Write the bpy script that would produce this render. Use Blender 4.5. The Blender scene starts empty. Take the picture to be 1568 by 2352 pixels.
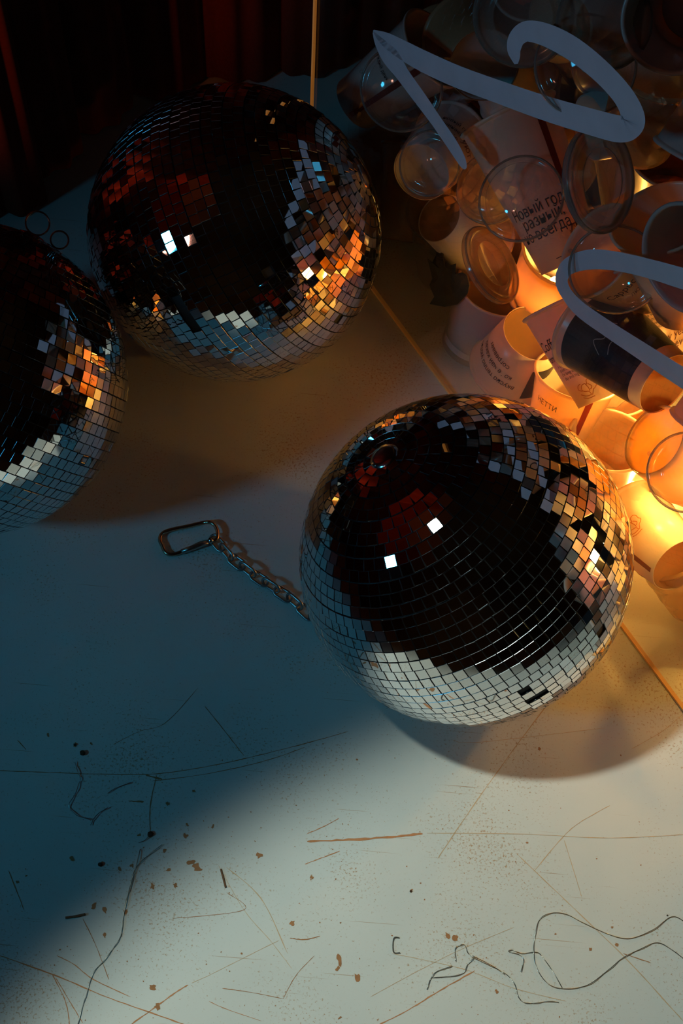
import bpy, bmesh, math, random
from mathutils import Vector, Matrix
from math import pi, sin, cos, radians
random.seed(7)
C = bpy.context.scene.collection
V = Vector

# ------------------------------------------------------------------ camera geometry (a 49 mm lens held 1.27 m above the floor)
FPX, CH = 3180.0, 1.27
TH, PHI = radians(61.5), radians(5.0)
FW = V((0, cos(TH), -sin(TH)))
_R0, _U0 = V((1, 0, 0)), V((0, sin(TH), cos(TH)))
RT = cos(PHI)*_R0 + sin(PHI)*_U0
UP = -sin(PHI)*_R0 + cos(PHI)*_U0
CAM = V((0, 0, CH))
def ray(x, y): return (FW + (x-784)/FPX*RT + (1176-y)/FPX*UP).normalized()
def at(x, y, z=0.0):
    d = ray(x, y); return CAM + d*((z-CH)/d.z)
K = at(708, 468)                                      # floor corner of the acrylic case
PD = (at(1568, 1640) - at(860, 680)).normalized()      # along the front panel
PN = V((-PD.y, PD.x, 0))                               # into the case
def pan(x, y, depth=0.0):
    d = ray(x, y); o = K + PN*depth
    return CAM + d*((o-CAM).dot(PN)/d.dot(PN))

# ------------------------------------------------------------------ helpers
def link(name, me, mat, parent=None):
    o = bpy.data.objects.new(name, me); C.objects.link(o)
    if mat is not None:
        mats = mat if isinstance(mat, (list, tuple)) else [mat]
        if not me.materials:
            for m in mats: me.materials.append(m)
    if parent: o.parent = parent
    return o
def tag(o, label, cat=None, group=None, kind=None):
    if label: o['label'] = label
    if cat: o['category'] = cat
    if group: o['group'] = group
    if kind: o['kind'] = kind
    return o
def empty(name, mw=None):
    o = bpy.data.objects.new(name, None); o.empty_display_size = .02; C.objects.link(o)
    if mw is not None: o.matrix_world = mw
    return o
def bm_mesh(bm, name, smooth=False):
    me = bpy.data.meshes.new(name); bm.to_mesh(me); bm.free()
    if smooth:
        for p in me.polygons: p.use_smooth = True
    return me
def lathe(prof, n=48, close=False):
    bm = bmesh.new(); rings = []
    for r, z in prof:
        if r < 1e-6: rings.append([bm.verts.new((0, 0, z))])
        else: rings.append([bm.verts.new((r*cos(2*pi*i/n), r*sin(2*pi*i/n), z)) for i in range(n)])
    seq = list(zip(rings, rings[1:])) + ([(rings[-1], rings[0])] if close else [])
    for a, b in seq:
        for i in range(n):
            j = (i+1) % n
            if len(a) == 1 and len(b) == 1: continue
            if len(a) == 1: bm.faces.new((a[0], b[j], b[i]))
            elif len(b) == 1: bm.faces.new((a[i], a[j], b[0]))
            else: bm.faces.new((a[i], a[j], b[j], b[i]))
    return bm
def tube(pts, rad, n=8, closed=False, bm=None, caps=True):
    bm = bm or bmesh.new(); pts = [V(p) for p in pts]; N = len(pts); rings = []
    prev = None
    for i, p in enumerate(pts):
        a = pts[(i-1) % N] if (closed or i > 0) else p
        b = pts[(i+1) % N] if (closed or i < N-1) else p
        t = (b-a).normalized()
        if prev is None:
            ref = V((0, 0, 1)) if abs(t.z) < .9 else V((1, 0, 0))
            u = t.cross(ref).normalized()
        else:
            u = (prev - t*prev.dot(t)).normalized()
        prev = u; w = t.cross(u)
        r = rad[i] if isinstance(rad, (list, tuple)) else rad
        rings.append([bm.verts.new(p + u*r*cos(2*pi*k/n) + w*r*sin(2*pi*k/n)) for k in range(n)])
    for i in range(N if closed else N-1):
        a, b = rings[i], rings[(i+1) % N]
        for k in range(n):
            bm.faces.new((a[k], a[(k+1) % n], b[(k+1) % n], b[k]))
    if caps and not closed:
        bm.faces.new(rings[0][::-1]); bm.faces.new(rings[-1])
    return bm
def smooth_path(pts, k=6):
    out = []; n = len(pts)
    for i in range(n-1):
        p0, p1, p2, p3 = pts[max(i-1, 0)], pts[i], pts[i+1], pts[min(i+2, n-1)]
        for s in range(k):
            t = s/k
            out.append(tuple(.5*((2*b)+(-a+c)*t+(2*a-5*b+4*c-d)*t*t+(-a+3*b-3*c+d)*t**3) for a, b, c, d in zip(p0, p1, p2, p3)))
    out.append(tuple(pts[-1])); return out
def box_bm(o, ax, ay, az, bm=None):
    bm = bm or bmesh.new()
    vs = [bm.verts.new(o + ax*i + ay*j + az*k) for k in (0, 1) for j in (0, 1) for i in (0, 1)]
    for f in ((0, 2, 3, 1), (4, 5, 7, 6), (0, 1, 5, 4), (2, 6, 7, 3), (0, 4, 6, 2), (1, 3, 7, 5)):
        bm.faces.new([vs[i] for i in f])
    return bm

# ------------------------------------------------------------------ materials
def new_mat(name):
    m = bpy.data.materials.new(name); m.use_nodes = True; nt = m.node_tree; nt.nodes.clear()
    out = nt.nodes.new('ShaderNodeOutputMaterial'); return m, nt, out
def N(nt, t, **kw):
    n = nt.nodes.new(t)
    for k, v in kw.items():
        if k in n.inputs.keys(): n.inputs[k].default_value = v
        else: setattr(n, k, v)
    return n
def pbr(name, col, rough=.5, metal=0.0, spec=.5, noise=0.0, nscale=60.0, emit=None):
    m, nt, out = new_mat(name)
    b = N(nt, 'ShaderNodeBsdfPrincipled', Roughness=rough, Metallic=metal)
    b.inputs['Specular IOR Level'].default_value = spec
    b.inputs['Base Color'].default_value = (*col, 1)
    if noise:
        tc = N(nt, 'ShaderNodeTexCoord'); nz = N(nt, 'ShaderNodeTexNoise', Scale=nscale, Detail=4.0)
        nt.links.new(tc.outputs['Object'], nz.inputs['Vector'])
        mp = N(nt, 'ShaderNodeMapRange'); mp.inputs[3].default_value = 1-noise; mp.inputs[4].default_value = 1+noise
        nt.links.new(nz.outputs[0], mp.inputs[0])
        mx = N(nt, 'ShaderNodeVectorMath', operation='SCALE'); mx.inputs[0].default_value = col
        nt.links.new(mp.outputs[0], mx.inputs['Scale']); nt.links.new(mx.outputs[0], b.inputs['Base Color'])
    if emit:
        b.inputs['Emission Color'].default_value = (*emit[0], 1); b.inputs['Emission Strength'].default_value = emit[1]
    nt.links.new(b.outputs[0], out.inputs[0]); return m
def front_only(nt, sock):
    # thin sheets are modelled with both skins: only the outer skin reflects
    g = nt.nodes.new('ShaderNodeNewGeometry'); s = nt.nodes.new('ShaderNodeMath'); s.operation = 'SUBTRACT'; s.inputs[0].default_value = 1
    nt.links.new(g.outputs['Backfacing'], s.inputs[1]); m = nt.nodes.new('ShaderNodeMath'); m.operation = 'MULTIPLY'
    nt.links.new(sock, m.inputs[0]); nt.links.new(s.outputs[0], m.inputs[1]); return m.outputs[0]
def paper(name, col, trans=.5, tcol=None, gloss=.06):
    m, nt, out = new_mat(name)
    tc = N(nt, 'ShaderNodeTexCoord'); nz = N(nt, 'ShaderNodeTexNoise', Scale=45.0, Detail=3.0)
    nt.links.new(tc.outputs['Object'], nz.inputs['Vector'])
    mp = N(nt, 'ShaderNodeMapRange'); mp.inputs[3].default_value = .88; mp.inputs[4].default_value = 1.08
    nt.links.new(nz.outputs[0], mp.inputs[0])
    sc = N(nt, 'ShaderNodeVectorMath', operation='SCALE'); sc.inputs[0].default_value = col
    nt.links.new(mp.outputs[0], sc.inputs['Scale'])
    d = N(nt, 'ShaderNodeBsdfDiffuse'); nt.links.new(sc.outputs[0], d.inputs[0])
    t = N(nt, 'ShaderNodeBsdfTranslucent'); t.inputs[0].default_value = (*(tcol or col), 1)
    mx = N(nt, 'ShaderNodeMixShader', Fac=trans); nt.links.new(d.outputs[0], mx.inputs[1]); nt.links.new(t.outputs[0], mx.inputs[2])
    g = N(nt, 'ShaderNodeBsdfGlossy', Roughness=.28)
    fr = N(nt, 'ShaderNodeFresnel', IOR=1.4)
    mx2 = N(nt, 'ShaderNodeMixShader'); nt.links.new(front_only(nt, fr.outputs[0]), mx2.inputs[0])
    nt.links.new(mx.outputs[0], mx2.inputs[1]); nt.links.new(g.outputs[0], mx2.inputs[2])
    nt.links.new(mx2.outputs[0], out.inputs[0]); return m
def clear(name, tint=(1, 1, 1), haze=0.0, hcol=(.8, .8, .8), ior=1.45, rough=.03, boost=1.0):
    m, nt, out = new_mat(name)
    tr = N(nt, 'ShaderNodeBsdfTransparent'); tr.inputs[0].default_value = (*tint, 1)
    base = tr
    if haze:
        d = N(nt, 'ShaderNodeBsdfDiffuse'); d.inputs[0].default_value = (*hcol, 1)
        t = N(nt, 'ShaderNodeBsdfTranslucent'); t.inputs[0].default_value = (*hcol, 1)
        dt = N(nt, 'ShaderNodeMixShader', Fac=.5); nt.links.new(d.outputs[0], dt.inputs[1]); nt.links.new(t.outputs[0], dt.inputs[2])
        b = N(nt, 'ShaderNodeMixShader', Fac=haze); nt.links.new(tr.outputs[0], b.inputs[1]); nt.links.new(dt.outputs[0], b.inputs[2]); base = b
    g = N(nt, 'ShaderNodeBsdfGlossy', Roughness=rough)
    fr = N(nt, 'ShaderNodeFresnel', IOR=ior)
    ml = N(nt, 'ShaderNodeMath', operation='MULTIPLY'); ml.inputs[1].default_value = boost; ml.use_clamp = True
    nt.links.new(front_only(nt, fr.outputs[0]), ml.inputs[0])
    mx = N(nt, 'ShaderNodeMixShader'); nt.links.new(ml.outputs[0], mx.inputs[0])
    nt.links.new(base.outputs[0], mx.inputs[1]); nt.links.new(g.outputs[0], mx.inputs[2])
    nt.links.new(mx.outputs[0], out.inputs[0]); return m

M = {}
M['mirror'] = pbr('mirror_tile_face', (.88, .89, .90), rough=.02, metal=1)
M['tile_edge'] = pbr('mirror_tile_edge', (.22, .24, .26), rough=.30, metal=1)
M['core'] = pbr('ball_core', (.012, .011, .011), rough=.7)
M['chrome'] = pbr('chrome', (.62, .62, .62), rough=.16, metal=1)
M['steel'] = pbr('dull_steel', (.42, .40, .38), rough=.3, metal=1, noise=.15)
M['brass'] = pbr('carabiner_metal', (.55, .38, .26), rough=.24, metal=1)
M['paper'] = paper('white_paper_cup', (.80, .77, .64), .5, (.95, .56, .12))
M['paper_grey'] = paper('grey_white_paper_cup', (.58, .58, .58), .42, (.80, .42, .14))
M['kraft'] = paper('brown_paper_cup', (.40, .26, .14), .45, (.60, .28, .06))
M['dark_print'] = paper('dark_photo_print', (.035, .037, .045), .25, (.10, .05, .02))
M['ink'] = pbr('black_ink', (.015, .014, .016), rough=.6)
M['red_ink'] = paper('red_brown_ink', (.16, .022, .010), .3, (.55, .07, .01))
M['script_ink'] = pbr('dark_red_script_ink', (.10, .012, .008), rough=.6)
M['orange_ink'] = paper('orange_line_ink', (.50, .19, .03), .4, (.75, .25, .03))
M['plastic'] = clear('clear_plastic', (.93, .92, .90), .05, (.7, .7, .7), 1.45, .06, 1.2)
M['frost'] = clear('frosted_plastic', (.80, .76, .72), .42, (.42, .38, .34), 1.4, .15, .8)
M['amber'] = clear('amber_lit_plastic', (.90, .80, .66), .45, (.62, .40, .20), 1.4, .12, .8)
M['acrylic'] = clear('acrylic_sheet', (.97, .98, .97), 0, ior=1.42, rough=.0, boost=1.0)
M['acrylic_edge'] = pbr('painted_glow_acrylic', (.80, .45, .18), rough=.38, emit=((1.0, .36, .05), .03))  # faint emission stands in for lamp light carried along the sheet edge
M['acrylic_edge_up'] = pbr('painted_glow_acrylic_upright', (.80, .45, .18), rough=.38, emit=((1.0, .34, .05), .17))  # stronger emission imitating the same piped lamp light on the corner
M['film'] = paper('white_vinyl_film', (.66, .60, .66), .10, (.5, .4, .3))
M['foil'] = pbr('black_crumpled_paper', (.006, .006, .007), rough=.75)
M['velvet'] = None
M['bulb'] = pbr('glowing_bulb', (1, .9, .8), emit=((1.0, .55, .22), 22.0))
M['wire'] = pbr('tinsel_wire', (.34, .36, .34), rough=.28, metal=1)
M['dark_wire'] = pbr('dull_wire', (.11, .12, .11), rough=.45, metal=.4)
M['splinter'] = pbr('brown_splinter', (.16, .07, .03), rough=.8, noise=.3)
M['crumb'] = pbr('dark_crumb', (.06, .03, .015), rough=.9)
M['rust'] = pbr('rusty_scratch', (.52, .22, .09), rough=.8, noise=.35, nscale=120)
M['rust_dark'] = pbr('dark_rust_stain', (.38, .17, .07), rough=.85, noise=.4, nscale=160)
M['rust_pale'] = pbr('pale_scratch', (.58, .40, .24), rough=.8, noise=.3, nscale=160)

def velvet():
    m, nt, out = new_mat('dark_red_curtain_cloth')
    tc = N(nt, 'ShaderNodeTexCoord'); nz = N(nt, 'ShaderNodeTexNoise', Scale=260.0, Detail=3.0)
    nt.links.new(tc.outputs['Object'], nz.inputs['Vector'])
    cr = N(nt, 'ShaderNodeValToRGB'); cr.color_ramp.elements[0].color = (.10, .014, .006, 1); cr.color_ramp.elements[1].color = (.20, .03, .014, 1)
    nt.links.new(nz.outputs[0], cr.inputs[0])
    b = N(nt, 'ShaderNodeBsdfPrincipled', Roughness=.85); b.inputs['Specular IOR Level'].default_value = .15
    b.inputs['Sheen Weight'].default_value = .3; b.inputs['Sheen Tint'].default_value = (.8, .2, .1, 1)
    nt.links.new(cr.outputs[0], b.inputs['Base Color']); nt.links.new(b.outputs[0], out.inputs[0]); return m
M['velvet'] = velvet()
def floor_mat():
    m, nt, out = new_mat('painted_board_floor')
    L = nt.links.new
    tc = N(nt, 'ShaderNodeTexCoord')
    n1 = N(nt, 'ShaderNodeTexNoise', Scale=5.0, Detail=6.0); L(tc.outputs['Object'], n1.inputs['Vector'])
    r1 = N(nt, 'ShaderNodeValToRGB'); r1.color_ramp.elements[0].position = .3; r1.color_ramp.elements[1].position = .7
    r1.color_ramp.elements[0].color = (.60, .61, .58, 1); r1.color_ramp.elements[1].color = (.70, .70, .66, 1)
    L(n1.outputs[0], r1.inputs[0])
    # rusty speckle, denser in patches
    n2 = N(nt, 'ShaderNodeTexNoise', Scale=420.0, Detail=4.0, Roughness=.7); L(tc.outputs['Object'], n2.inputs['Vector'])
    n3 = N(nt, 'ShaderNodeTexNoise', Scale=9.0, Detail=4.0); L(tc.outputs['Object'], n3.inputs['Vector'])
    ad = N(nt, 'ShaderNodeMath', operation='MULTIPLY_ADD'); ad.inputs[1].default_value = .42; L(n3.outputs[0], ad.inputs[0]); L(n2.outputs[0], ad.inputs[2])
    r2 = N(nt, 'ShaderNodeMapRange'); r2.inputs[1].default_value = .80; r2.inputs[2].default_value = .90; L(ad.outputs[0], r2.inputs[0])
    m1 = N(nt, 'ShaderNodeMix', data_type='RGBA'); L(r2.outputs[0], m1.inputs[0]); L(r1.outputs[0], m1.inputs[6]); m1.inputs[7].default_value = (.46, .31, .19, 1)
    col = m1.outputs[2]
    # fine scratch lines: very stretched noise at a few angles
    for ang, th, cc in ((25, .76, (.42, .27, .16, 1)), (-38, .765, (.40, .25, .14, 1)), (72, .765, (.45, .30, .18, 1)), (-9, .80, (.40, .27, .17, 1))):
        mp = N(nt, 'ShaderNodeMapping'); mp.inputs['Rotation'].default_value = (0, 0, radians(ang)); mp.inputs['Scale'].default_value = (9, 650, 1)
        L(tc.outputs['Object'], mp.inputs['Vector'])
        nn = N(nt, 'ShaderNodeTexNoise', Scale=1.0, Detail=1.0); L(mp.outputs[0], nn.inputs['Vector'])
        rr = N(nt, 'ShaderNodeMapRange'); rr.inputs[1].default_value = th; rr.inputs[2].default_value = th+.05; L(nn.outputs[0], rr.inputs[0])
        mm = N(nt, 'ShaderNodeMix', data_type='RGBA'); L(rr.outputs[0], mm.inputs[0]); L(col, mm.inputs[6]); mm.inputs[7].default_value = cc
        col = mm.outputs[2]
    b = N(nt, 'ShaderNodeBsdfPrincipled', Roughness=.62); b.inputs['Specular IOR Level'].default_value = .18
    L(col, b.inputs['Base Color']); L(b.outputs[0], out.inputs[0]); return m
M['floor'] = floor_mat()

# ------------------------------------------------------------------ the setting
bm = box_bm(V((-3.0, -1.6, -.03)), V((6, 0, 0)), V((0, 5, 0)), V((0, 0, .03)))
floor = tag(link('floor', bm_mesh(bm, 'floor'), M['floor']), None, kind='structure')

def ribbon(pts, w, z=.0002):
    """a scratch in the paint: a thin irregular strip on the floor, pts in picture pixels -> floor points"""
    P = [at(*p) for p in smooth_path(pts, 8)]; bm = bmesh.new(); prev = None
    for i, p in enumerate(P):
        t = (P[min(i+1, len(P)-1)] - P[max(i-1, 0)]).normalized(); s = V((-t.y, t.x, 0))
        ww = w*(.5+.7*random.random())*(.35 if i in (0, len(P)-1) else 1)
        j = s*random.uniform(-.15, .15)*w
        a = bm.verts.new(p + j + s*ww/2 + V((0, 0, z))); b = bm.verts.new(p + j - s*ww/2 + V((0, 0, z)))
        if prev: bm.faces.new((prev[0], prev[1], b, a))
        prev = (a, b)
    return bm
def blob(x, y, r, z=.0003, seed=0):
    rnd = random.Random(seed*91+int(x)); c = at(x, y); bm = bmesh.new()
    n = 11; e = rnd.uniform(.45, 1); a0 = rnd.uniform(0, pi)
    vs = []
    for i in range(n):
        a = 2*pi*i/n; rr = r*rnd.uniform(.5, 1.25); q = V((cos(a)*rr, sin(a)*rr*e, 0)); q.rotate(Matrix.Rotation(a0, 3, 'Z'))
        vs.append(bm.verts.new(c + q + V((0, 0, z))))
    bm.faces.new(vs); return bm
def join(bms):
    o = bmesh.new()
    for b in bms:
        me = bpy.data.meshes.new('t'); b.to_mesh(me); b.free(); o.from_mesh(me); bpy.data.meshes.remove(me)
    return o
sc = [ribbon(p, w) for p, w in (
    ([(705, 1932), (800, 1929), (900, 1922), (970, 1915)], .0024),
    ([(0, 2195), (130, 2242), (250, 2292), (400, 2345), (430, 2356)], .0011),
    ([(870, 2354), (940, 2318), (1010, 2275), (1090, 2230)], .0012),
    ([(300, 2354), (350, 2318), (400, 2282), (432, 2262)], .0011),
    ([(705, 1915), (740, 1900), (778, 1880)], .0008),
    ([(700, 1985), (740, 1970), (780, 1955)], .0009),
    ([(120, 2238), (150, 2300), (160, 2354)], .0008), ([(128, 2246), (160, 2300), (190, 2350)], .0008),
    ([(130, 2195), (170, 2215), (215, 2250), (300, 2290)], .0008),
    ([(480, 2300), (520, 2318), (600, 2345)], .0006),
)]
o = link('scratch', bm_mesh(join(sc), 'scratch'), M['rust'], floor); o['label'] = 'rust-brown scratches cut into the pale paint'
sc = [ribbon(p, w) for p, w in (
    ([(-5, 1770), (100, 1774), (220, 1778), (350, 1778), (450, 1765), (560, 1743), (700, 1708), (800, 1680)], .0008),
    ([(350, 1794), (460, 1780), (560, 1760), (640, 1738), (700, 1716)], .0007),
    ([(470, 1622), (515, 1678), (560, 1736)], .0007), ([(40, 1700), (60, 1722)], .0008),
    ([(360, 1780), (345, 1850), (345, 1915)], .0009), ([(20, 2000), (55, 2090)], .0007),
    ([(295, 1840), (330, 1842)], .0016), ([(335, 1780), (372, 1790)], .0018),
    ([(395, 2110), (560, 2090), (520, 2050)], .0005), ([(190, 2110), (215, 2160), (235, 2210), (250, 2250)], .0006),
    ([(1430, 2190), (1495, 2212)], .0008), ([(510, 2270), (580, 2280), (650, 2294)], .0006),
    ([(650, 2294), (680, 2240), (722, 2195)], .0006), ([(665, 2155), (700, 2158), (735, 2150)], .0009),
    ([(260, 1710), (320, 1680), (380, 1660), (455, 1580)], .0005),
)]
o = link('scratch', bm_mesh(join(sc), 'dark_scratch'), M['rust_dark'], floor); o['label'] = 'fine dark scratches in the paint'
sc = [ribbon(p, w) for p, w in (
    ([(1290, 1575), (1180, 1720), (1080, 1860), (1005, 1972)], .0009), ([(1400, 1850), (1330, 1890), (1290, 1925), (1225, 2002)], .0008),
    ([(1185, 1960), (1300, 2070), (1440, 2205), (1568, 2345)], .0009), ([(980, 1914), (1200, 1916), (1400, 1925), (1570, 1917)], .0008),
    ([(520, 1992), (600, 2065), (660, 2190)], .0008), ([(500, 1985), (560, 2090), (620, 2160), (670, 2225)], .0005),
    ([(900, 2190), (1060, 2225), (1180, 2270), (1300, 2300)], .0006), ([(1295, 1930), (1320, 2010), (1335, 2060)], .0006),
    ([(440, 2258), (480, 2240), (560, 2200), (640, 2160)], .0005), ([(1450, 1720), (1520, 1680), (1568, 1640)], .0005),
    ([(850, 2290), (960, 2230), (1060, 2180), (1180, 2130)], .0005), ([(1040, 1700), (1100, 1705), (1390, 1672)], .0005),
)]
o = link('scratch', bm_mesh(join(sc), 'pale_scratch'), M['rust_pale'], floor); o['label'] = 'faint tan scratches in the paint'
bl = []
spots = [(440, 1980, 12), (452, 1992, 9), (232, 1985, 6), (274, 1996, 6), (215, 2080, 8), (240, 2090, 8), (402, 2033, 6), (350, 2036, 7), (387, 1998, 6), (378, 1953, 5),
         (345, 1918, 8), (165, 1973, 6), (385, 1846, 5), (303, 1988, 5), (445, 1817, 4), (488, 1899, 5), (462, 1998, 4), (595, 1965, 7), (670, 2120, 6), (350, 2268, 8),
         (362, 2312, 9), (820, 2245, 8), (1028, 2148, 9), (1045, 2155, 7), (1140, 2277, 5), (775, 2225, 6), (780, 2205, 12), (1415, 2170, 4), (1405, 2130, 3), (945, 2045, 3),
         (820, 1745, 3), (1238, 1720, 4), (1425, 1735, 3), (1210, 1936, 3), (40, 2026, 4), (110, 1688, 5), (210, 1709, 4), (172, 1711, 5), (288, 2094, 6), (715, 2015, 5),
         (240, 2148, 6), (780, 2338, 5), (1275, 2145, 3), (430, 1895, 5), (425, 1920, 6), (320, 1918, 5), (60, 2012, 3), (555, 2190, 3), (1355, 2180, 4)]
for i, (x, y, r) in enumerate(spots): bl.append(blob(x, y, r/2300, seed=i))
rnd = random.Random(5)
for i in range(230):
    x, y = rnd.gauss(620, 420), rnd.uniform(1700, 2350)
    if 0 < x < 1568: bl.append(blob(x, y, rnd.uniform(.6, 2.0)/2300, seed=i+100))
o = link('stain', bm_mesh(join(bl), 'stain'), M['rust_dark'], floor); o['label'] = 'small rusty stains and chips in the paint'; o['kind'] = 'stuff'

# curtain: pleated cloth standing on the floor behind the balls and round the left of the room
def curtain(path, h, amp, wl, name):
    P = [V((p[0], p[1], 0)) for p in smooth_path(path, 60)]; bm = bmesh.new(); s = 0; cols = []
    rows = 14
    for i, p in enumerate(P):
        t = (P[min(i+1, len(P)-1)] - P[max(i-1, 0)]).normalized(); nrm = V((-t.y, t.x, 0))
        if i: s += (p-P[i-1]).length
        ph = 2*pi*s/wl + 1.1*sin(s*7.3)
        off = amp*(abs(sin(ph/2))**.6*2-1) + .3*amp*sin(2.7*ph)
        cols.append([bm.verts.new(p + nrm*off*(1-.25*k/rows) + V((0, 0, .004 + h*k/rows))) for k in range(rows+1)])
    for a, b in zip(cols, cols[1:]):
        for k in range(rows): bm.faces.new((a[k], b[k], b[k+1], a[k+1]))
    return bm_mesh(bm, name, True)
o = link('curtain', curtain([(.95, 1.98), (.55, 1.70), (.20, 1.46), at(720, 165)[:2], at(520, 180)[:2], at(300, 245)[:2], at(140, 375)[:2], at(0, 500)[:2], (-.70, .98), (-.97, .97)], 1.9, .013, .085, 'curtain'), M['velvet'])
tag(o, 'dark red pleated curtain hanging to the floor behind the mirror balls', 'curtain')
o = link('curtain', curtain([(-.98, .98), (-1.5, .9), (-2.0, .6), (-2.25, 0), (-2.3, -.8)], 2.8, .05, .22, 'side_curtain'), M['velvet'])
tag(o, 'dark red curtain mirrored only in the left sides of the balls', 'curtain')

M['plaster'] = pbr('brown_plaster', (.20, .13, .085), rough=.9, noise=.2, nscale=3)
for nm, a_, x_, y_, z_ in (('ceiling', (-3, -1.6, 2.9), (6, 0, 0), (0, 5, 0), (0, 0, .05)), ('wall_front', (-3, -1.65, 0), (6, 0, 0), (0, .05, 0), (0, 0, 2.9)),
                           ('wall_right', (3, -1.6, 0), (.05, 0, 0), (0, 5, 0), (0, 0, 2.9)), ('wall_left', (-3.05, -1.6, 0), (.05, 0, 0), (0, 5, 0), (0, 0, 2.9)), ('wall_back', (-3, 3.4, 0), (6, 0, 0), (0, .05, 0), (0, 0, 2.9))):
    tag(link(nm, bm_mesh(box_bm(V(a_), V(x_), V(y_), V(z_)), nm), M['plaster']), None, kind='structure')

# ------------------------------------------------------------------ mirror balls
R, PITCH = .15, .01035
def ball_basis(c):
    v = (CAM-c).normalized(); r = (RT - v*RT.dot(v)).normalized(); u = v.cross(r); return r, u, v
def mirror_ball(name, px, axis, label, seed, missing=(), tilt=.95):
    c = at(*px, R+.0007); r, u, v = ball_basis(c)
    a = (r*axis[0] + u*axis[1] + v*axis[2]).normalized()
    x = a.cross(V((.31, .2, .9))).normalized(); y = a.cross(x)
    mw = Matrix.Translation(c) @ Matrix((x, y, a)).transposed().to_4x4()
    root = empty(name, mw); tag(root, label, 'mirror ball', 'mirror balls on the floor')
    rnd = random.Random(seed)
    # local directions of the gaps left by lost tiles
    inv = mw.inverted().to_3x3(); miss = []
    for (mx, my, mr) in missing:
        d = ray(mx, my); oc = CAM-c; b = oc.dot(d); q = oc.dot(oc)-R*R; dd = b*b-q
        if dd > 0: miss.append((inv @ ((CAM+d*(-b-math.sqrt(dd))-c)/R), mr))
    bmc = bmesh.new(); bmesh.ops.create_uvsphere(bmc, u_segments=64, v_segments=40, radius=R-.0016)
    link('ball_core', bm_mesh(bmc, 'ball_core', True), M['core'], root)
    verts, faces, mi = [], [], []
    rows = round(pi*R/PITCH)
    for j in range(1, rows-1):
        ph = pi*(j+.5)/rows + rnd.gauss(0, .0012)
        n = max(4, round(2*pi*R*sin(ph)/PITCH)); off = rnd.random()*2*pi
        hx = .5*(2*pi*R*sin(ph)/n) - .00022; hy = PITCH/2-.00024
        rt1 = rnd.gauss(0, .5*tilt)
        for i in range(n):
            th = off + 2*pi*i/n
            nn = V((sin(ph)*cos(th), sin(ph)*sin(th), cos(ph)))
            if any((nn-m).length < mr for m, mr in miss) or rnd.random() < .0012: continue
            e1 = V((-sin(th), cos(th), 0)); e2 = nn.cross(e1)
            q = Matrix.Rotation(radians(rnd.gauss(0, tilt)), 3, e1) @ Matrix.Rotation(radians(rnd.gauss(0, tilt)), 3, e2) @ Matrix.Rotation(radians(rnd.gauss(0, 1.2)), 3, nn)
            e1, e2, n2 = q @ e1, q @ e2, q @ nn
            cc = nn*(R-.0014); b0 = len(verts)
            hx_ = hx*(1-rnd.random()*.03); hy_ = hy*(1-rnd.random()*.03)
            for s, z in ((1, 0), (1, .00105), (None, .0014)):
                for sx, sy in ((-1, -1), (1, -1), (1, 1), (-1, 1)):
                    ax, ay = (hx_, hy_) if s else (hx_-.00024, hy_-.00024)
                    verts.append(cc + e1*sx*ax + e2*sy*ay + n2*z)
            for l in (0, 4):
                for k in range(4):
                    kk = (k+1) % 4; faces.append((b0+l+k, b0+l+kk, b0+l+4+kk, b0+l+4+k)); mi.append(1)
            faces.append((b0+8, b0+9, b0+10, b0+11)); mi.append(0)
    me = bpy.data.meshes.new('mirror_tiles'); me.from_pydata([tuple(p) for p in verts], [], faces)
    me.materials.append(M['mirror']); me.materials.append(M['tile_edge'])
    me.polygons.foreach_set('material_index', mi); me.update()
    o = link('mirror_tiles', me, None, root); 
    # flush metal end caps
    for s in (1, -1):
        cap = link('end_cap', bm_mesh(lathe([(0, R+.0022), (.008, R+.0020), (.0125, R+.0008), (.0135, R-.0008)], 28), 'end_cap', True), M['chrome'], root)
        if s < 0: cap.rotation_euler = (pi, 0, 0)
    return root, c, a, mw
b3, c3, a3, m3 = mirror_ball('mirror_ball', (1067, 1285), (-.45, .58, .68), 'large mirror ball in front, nearest the camera, leaning against the clear case', 3,
    [(1230, 1605, .035), (1210, 1588, .03), (1250, 1592, .035), (1146, 1571, .02)])
b2, c2, a2, m2 = mirror_ball('mirror_ball', (540, 540), (.85, .38, .36), 'mirror ball at the back, beside the upright corner of the clear case', 12,
    [(408, 668, .03), (415, 690, .036), (425, 705, .036), (433, 722, .036), (443, 738, .036), (452, 750, .03), (400, 650, .025)], tilt=1.7)
b1, c1, a1, m1 = mirror_ball('mirror_ball', (-70, 872), (.405, .905, .02), 'mirror ball cut off by the left edge, with a hanging ring on top', 21, tilt=1.3)
# hanging ring with its stem on the left ball; a second smaller loop by its side
def ring_pts(rad, n=28, tilt=0): return [V((rad*cos(2*pi*i/n), 0, rad*sin(2*pi*i/n))) for i in range(n)]
vv = (CAM-c1).normalized()
def ball_ring(root, mw, pos, rad, name):
    inv = mw.inverted(); up = V((0, 0, 1)); vl = (inv.to_3x3() @ vv).normalized(); ax = V(pos).normalized()
    side = ax.cross(vl).normalized()
    cen = V(pos) + ax*(rad+.0005)
    pts = [cen + side*rad*cos(2*pi*i/28) + ax*rad*sin(2*pi*i/28) for i in range(28)]
    link(name, bm_mesh(tube(pts, .0009, 8, True), name, True), M['chrome'], root)
ball_ring(b1, m1, (0, 0, R+.0015), .0112, 'hanging_ring')
il = m1.inverted().to_3x3()
r1_, u1_, v1_ = ball_basis(c1)
ball_ring(b1, m1, (il @ (r1_*.545 + u1_*.838 + v1_*.0))*(R+.001), .0085, 'hanging_ring')

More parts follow.
